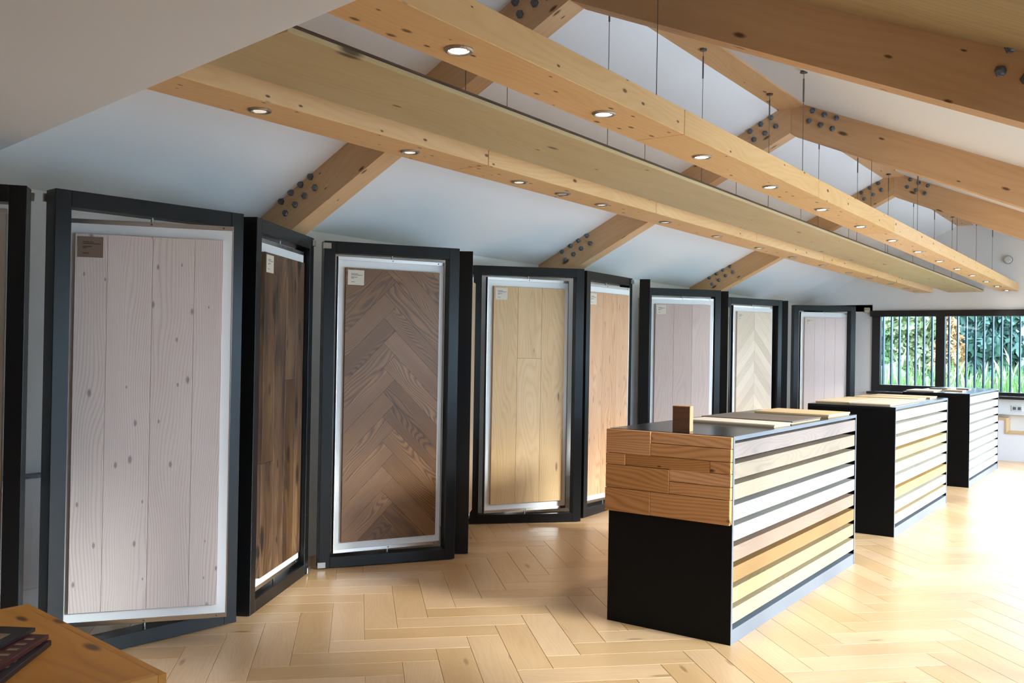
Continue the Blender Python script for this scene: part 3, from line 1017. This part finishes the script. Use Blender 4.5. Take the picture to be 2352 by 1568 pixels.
# ---------------------------------------------------------------- far wall fittings
al = empty('alarm_sounder', (-1.942, Y_FAR, 3.02))
tag(al, 'round white alarm sounder high on the far gable wall', 'alarm')
link('sounder_base', lathe_mesh('sounder_base', [(0.062, 0), (0.062, 0.02), (0.055, 0.03)], 24, 'zinc'), al, (0, 0, 0), (math.pi / 2, 0, 0))
link('sounder_cap', lathe_mesh('sounder_cap', [(0.056, 0.028), (0.056, 0.045), (0.046, 0.058), (0.02, 0.062)], 24, 'plastic_white'), al, (0, 0, 0), (math.pi / 2, 0, 0))
sn = empty('motion_sensor', (-4.0, Y_FAR, 2.27))
tag(sn, 'small beige sensor box on the wall by the window corner', 'sensor')
box('sensor_body', (-0.045, -0.05, -0.045), (0.045, 0, 0.045), 'beige_plastic', sn, 0.008)
box('sensor_eye', (-0.03, -0.056, -0.03), (0.03, -0.0502, 0.0), 'plastic_white', sn, 0.002)

# white joinery bench with oak stepped edge below the far window
bc = empty('window_bench', (-1.2, Y_FAR, 0))
tag(bc, 'white bench unit with stepped oak edging below the far window', 'bench')
step = [(-1.15, 0), (1.2, 0), (1.2, 0.19), (-0.35, 0.19), (-0.35, 0.40), (-0.705, 0.40), (-0.705, 0.60), (-1.15, 0.60)]
sv_, sf_ = prism(step, 0, 0.42)
pydata('bench_body', [(x, -z, y) for x, y, z in sv_], sf_, 'paint_white', bc)
for (xa, xb, za, zb) in ((-1.15, -0.69, 0.60, 0.622), (-0.705, -0.683, 0.422, 0.60), (-0.705, -0.33, 0.40, 0.422), (-0.35, -0.328, 0.212, 0.40), (-0.35, 1.2, 0.19, 0.212)):
    box('oak_edging', (xa, -0.43, za), (xb, -0.002, zb), 'lightoak', bc, 0.001, 0 if xb - xa > .1 else 2)
lg = tag(box('window_ledge', (-2.75, Y_FAR - 0.10, 0.668), (0.1, Y_FAR, 0.69), 'paint_white', None, 0.002), 'thin white ledge along the far wall above the bench', 'ledge')
sk = empty('wall_socket', (-1.80, Y_FAR, 0.76))
tag(sk, 'white double socket on the far wall above the ledge', 'socket')
box('socket_plate', (-0.075, -0.01, -0.045), (0.075, 0, 0.045), 'plastic_white', sk, 0.003)
box('socket_outlet', (-0.055, -0.0125, -0.022), (-0.012, -0.0102, 0.022), 'zinc', sk)
box('socket_outlet', (0.012, -0.0125, -0.022), (0.055, -0.0102, 0.022), 'zinc', sk)

# radiator on the left wall, seen through the slit between the first two panels
rd = empty('radiator', (XW_L, 2.5, 0.2))
tag(rd, 'white panel radiator glimpsed through the slit between the first panels', 'radiator')
box('radiator_body', (0.03, -0.45, 0.0), (0.09, 0.45, 0.60), 'paint_white', rd, 0.006)
for i in range(9):
    box('radiator_rib', (0.0905, -0.42 + i * 0.1, 0.05), (0.10, -0.37 + i * 0.1, 0.55), 'paint_white', rd, 0.004)
box('radiator_grille', (0.03, -0.45, 0.602), (0.09, 0.45, 0.62), 'zinc', rd, 0.002)

# ---------------------------------------------------------------- outside
g = box('ground', (-60, -40, -0.5), (60, 120, -0.2), 'grass')
struct(g, 'green meadow outside the showroom windows', 'ground')
pv = box('terrace', (XW_R + 0.25, -3, -0.2), (13, 17, -0.08), 'paving')
struct(pv, 'pale paved terrace outside the right hand glazing', 'terrace')


def grass(name, n, x0, x1, y0, y1, hmin, hmax, label):
    v, f, mi = [], [], []
    for i in range(n):
        plume = i % 14 == 0
        x, y = x0 + rnd() * (x1 - x0), y0 + rnd() * (y1 - y0)
        clump = 0.75 + 0.25 * math.sin(x * 3.1) * math.sin(y * 2.3 + x)
        h = (hmin + rnd() * (hmax - hmin)) * clump
        a = rnd() * 6.28
        w_ = (0.018 if plume else 0.010) + rnd() * 0.012
        lx, ly = (rnd() - .5) * 0.35, (rnd() - .5) * 0.35
        b0 = len(v)
        z0 = -0.2 + (h * 0.86 if plume else 0)
        hh = h * 0.24 if plume else h
        cx_, sx_ = math.cos(a) * w_, math.sin(a) * w_
        v += [(x - cx_ * .4, y - sx_ * .4, z0), (x + cx_ * .4, y + sx_ * .4, z0), (x + cx_ + lx * .4, y + sx_ + ly * .4, z0 + hh * .55), (x - cx_ + lx * .4, y - sx_ + ly * .4, z0 + hh * .55),
              (x + lx, y + ly, z0 + hh)]
        f += [(b0, b0 + 1, b0 + 2, b0 + 3), (b0 + 3, b0 + 2, b0 + 4)]
        mi += [1 if plume else 0] * 2
    o = pydata(name, v, f, ['grass', 'plume'])
    for p_, k_ in zip(o.data.polygons, mi):
        p_.material_index = k_
    o['kind'] = 'stuff'
    o['label'] = label
    o['category'] = 'grass'


grass('tall_grass', 12000, -8, 1, 17.6, 22.5, 1.1, 1.85, 'tall green grass with pale seed plumes outside the far window')


def leaf_tree(name, x, y, h, wdt, mat, label, n=2200, cone=False, leaf=0.10):
    root = empty(name, (x, y, -0.2))
    tag(root, label, 'tree', 'trees outside the far window')
    link('trunk', lathe_mesh('trunk_%s_%.1f_%.1f' % (name, x, y), [(0.16 * h / 5, 0), (0.10 * h / 5, h * .5), (0.03, h * .9)], 8, 'bark'), root)
    v, f = [], []
    for _ in range(n):
        t = rnd() ** (0.7 if cone else 1)
        if cone:
            zz = 0.08 * h + (1 - t) * 0.92 * h
            tier = 0.75 + 0.25 * math.sin(zz * 7)
            rr = wdt * (1 - (zz / h)) * tier * math.sqrt(rnd()) + 0.03
        else:
            u = rnd() * 2 - 1
            zz = h * 0.62 + u * h * 0.38
            rr = wdt * math.sqrt(max(0, 1 - u * u)) * (0.55 + 0.45 * rnd()) * (0.85 + .15 * math.sin(zz * 5))
        a = rnd() * 6.283
        c = Vector((rr * math.cos(a), rr * math.sin(a), zz))
        d = Vector((rnd() - .5, rnd() - .5, rnd() - .5 - (0.3 if cone else 0))).normalized() * leaf * (0.6 + rnd())
        e_ = Vector((rnd() - .5, rnd() - .5, rnd() - .5)).normalized() * leaf * 0.7
        b0 = len(v)
        v += [c - d, c + e_, c + d, c - e_]
        f.append((b0, b0 + 1, b0 + 2, b0 + 3))
    pydata('foliage', v, f, mat, root)


leaf_tree('conifer_tree', -4.0, 29, 7.0, 1.75, 'conifer', 'dark green conifer filling the right pane of the far window', 6500, True, 0.15)
leaf_tree('conifer_tree', -1.7, 33.5, 7.2, 2.1, 'conifer', 'second conifer, at the right end of the far window', 6000, True, 0.17)
leaf_tree('conifer_tree', -6.1, 38, 6.0, 1.7, 'conifer', 'distant conifer left of the large one', 4000, True, 0.17)
leaf_tree('broadleaf_tree', -6.7, 33, 4.4, 1.15, 'leaf_yellow', 'yellow green broadleaf tree in the middle of the left window pane', 2800, leaf=0.14)
leaf_tree('broadleaf_tree', -4.45, 25.4, 2.7, 0.45, 'leaf_orange', 'small orange autumn tree left of the large conifer', 900, leaf=0.09)
leaf_tree('broadleaf_tree', -9.4, 38, 5.4, 1.4, 'leaf_green', 'green broadleaf tree at the left end of the far window', 2800, leaf=0.16)
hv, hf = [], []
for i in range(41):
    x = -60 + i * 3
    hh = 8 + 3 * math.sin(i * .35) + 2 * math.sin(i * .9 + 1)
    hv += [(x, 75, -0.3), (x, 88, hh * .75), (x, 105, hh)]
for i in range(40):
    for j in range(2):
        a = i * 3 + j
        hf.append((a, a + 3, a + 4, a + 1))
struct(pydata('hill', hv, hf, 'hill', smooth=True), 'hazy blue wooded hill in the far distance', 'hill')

def hedge(x, y, hx, hy, h, label):  # out of view, added to cut low sky light and darken the panel tops
    root = empty('sky_block_hedge', (x, y, -0.2))
    tag(root, label, 'hedge', 'added hedges that block the low sky')
    v, f = [], []
    nx, ny = 8, 30
    for i in range(nx + 1):
        for j in range(ny + 1):
            u, w_ = i / nx * 2 - 1, j / ny * 2 - 1
            prof = (1 - abs(u) ** 4) * (1 - abs(w_) ** 10)
            v.append((u * hx * (0.9 + .2 * rnd()), w_ * hy, h * prof * (0.85 + .15 * rnd())))
    for i in range(nx):
        for j in range(ny):
            a = i * (ny + 1) + j
            f.append((a, a + ny + 1, a + ny + 2, a + 1))
    pydata('hedge_body', v, f, 'conifer', root)
    v, f = [], []
    for _ in range(2500):
        u, w_ = rnd() * 2 - 1, rnd() * 2 - 1
        c = Vector((u * hx, w_ * hy, h * (1 - abs(u) ** 4) * (1 - abs(w_) ** 10)))
        d = Vector((rnd() - .5, rnd() - .5, rnd() - .5)).normalized() * .16
        e_ = Vector((rnd() - .5, rnd() - .5, rnd() - .5)).normalized() * .12
        b0 = len(v)
        v += [c - d, c + e_, c + d, c - e_]
        f.append((b0, b0 + 1, b0 + 2, b0 + 3))
    pydata('foliage', v, f, 'leaf_green', root)


hedge(16.5, -6, 1.2, 8.5, 2.7, 'unseen dark hedge added to block low sky light, near half')
hedge(16.5, 12, 1.2, 9.0, 2.7, 'unseen dark hedge added to block low sky light, far half')
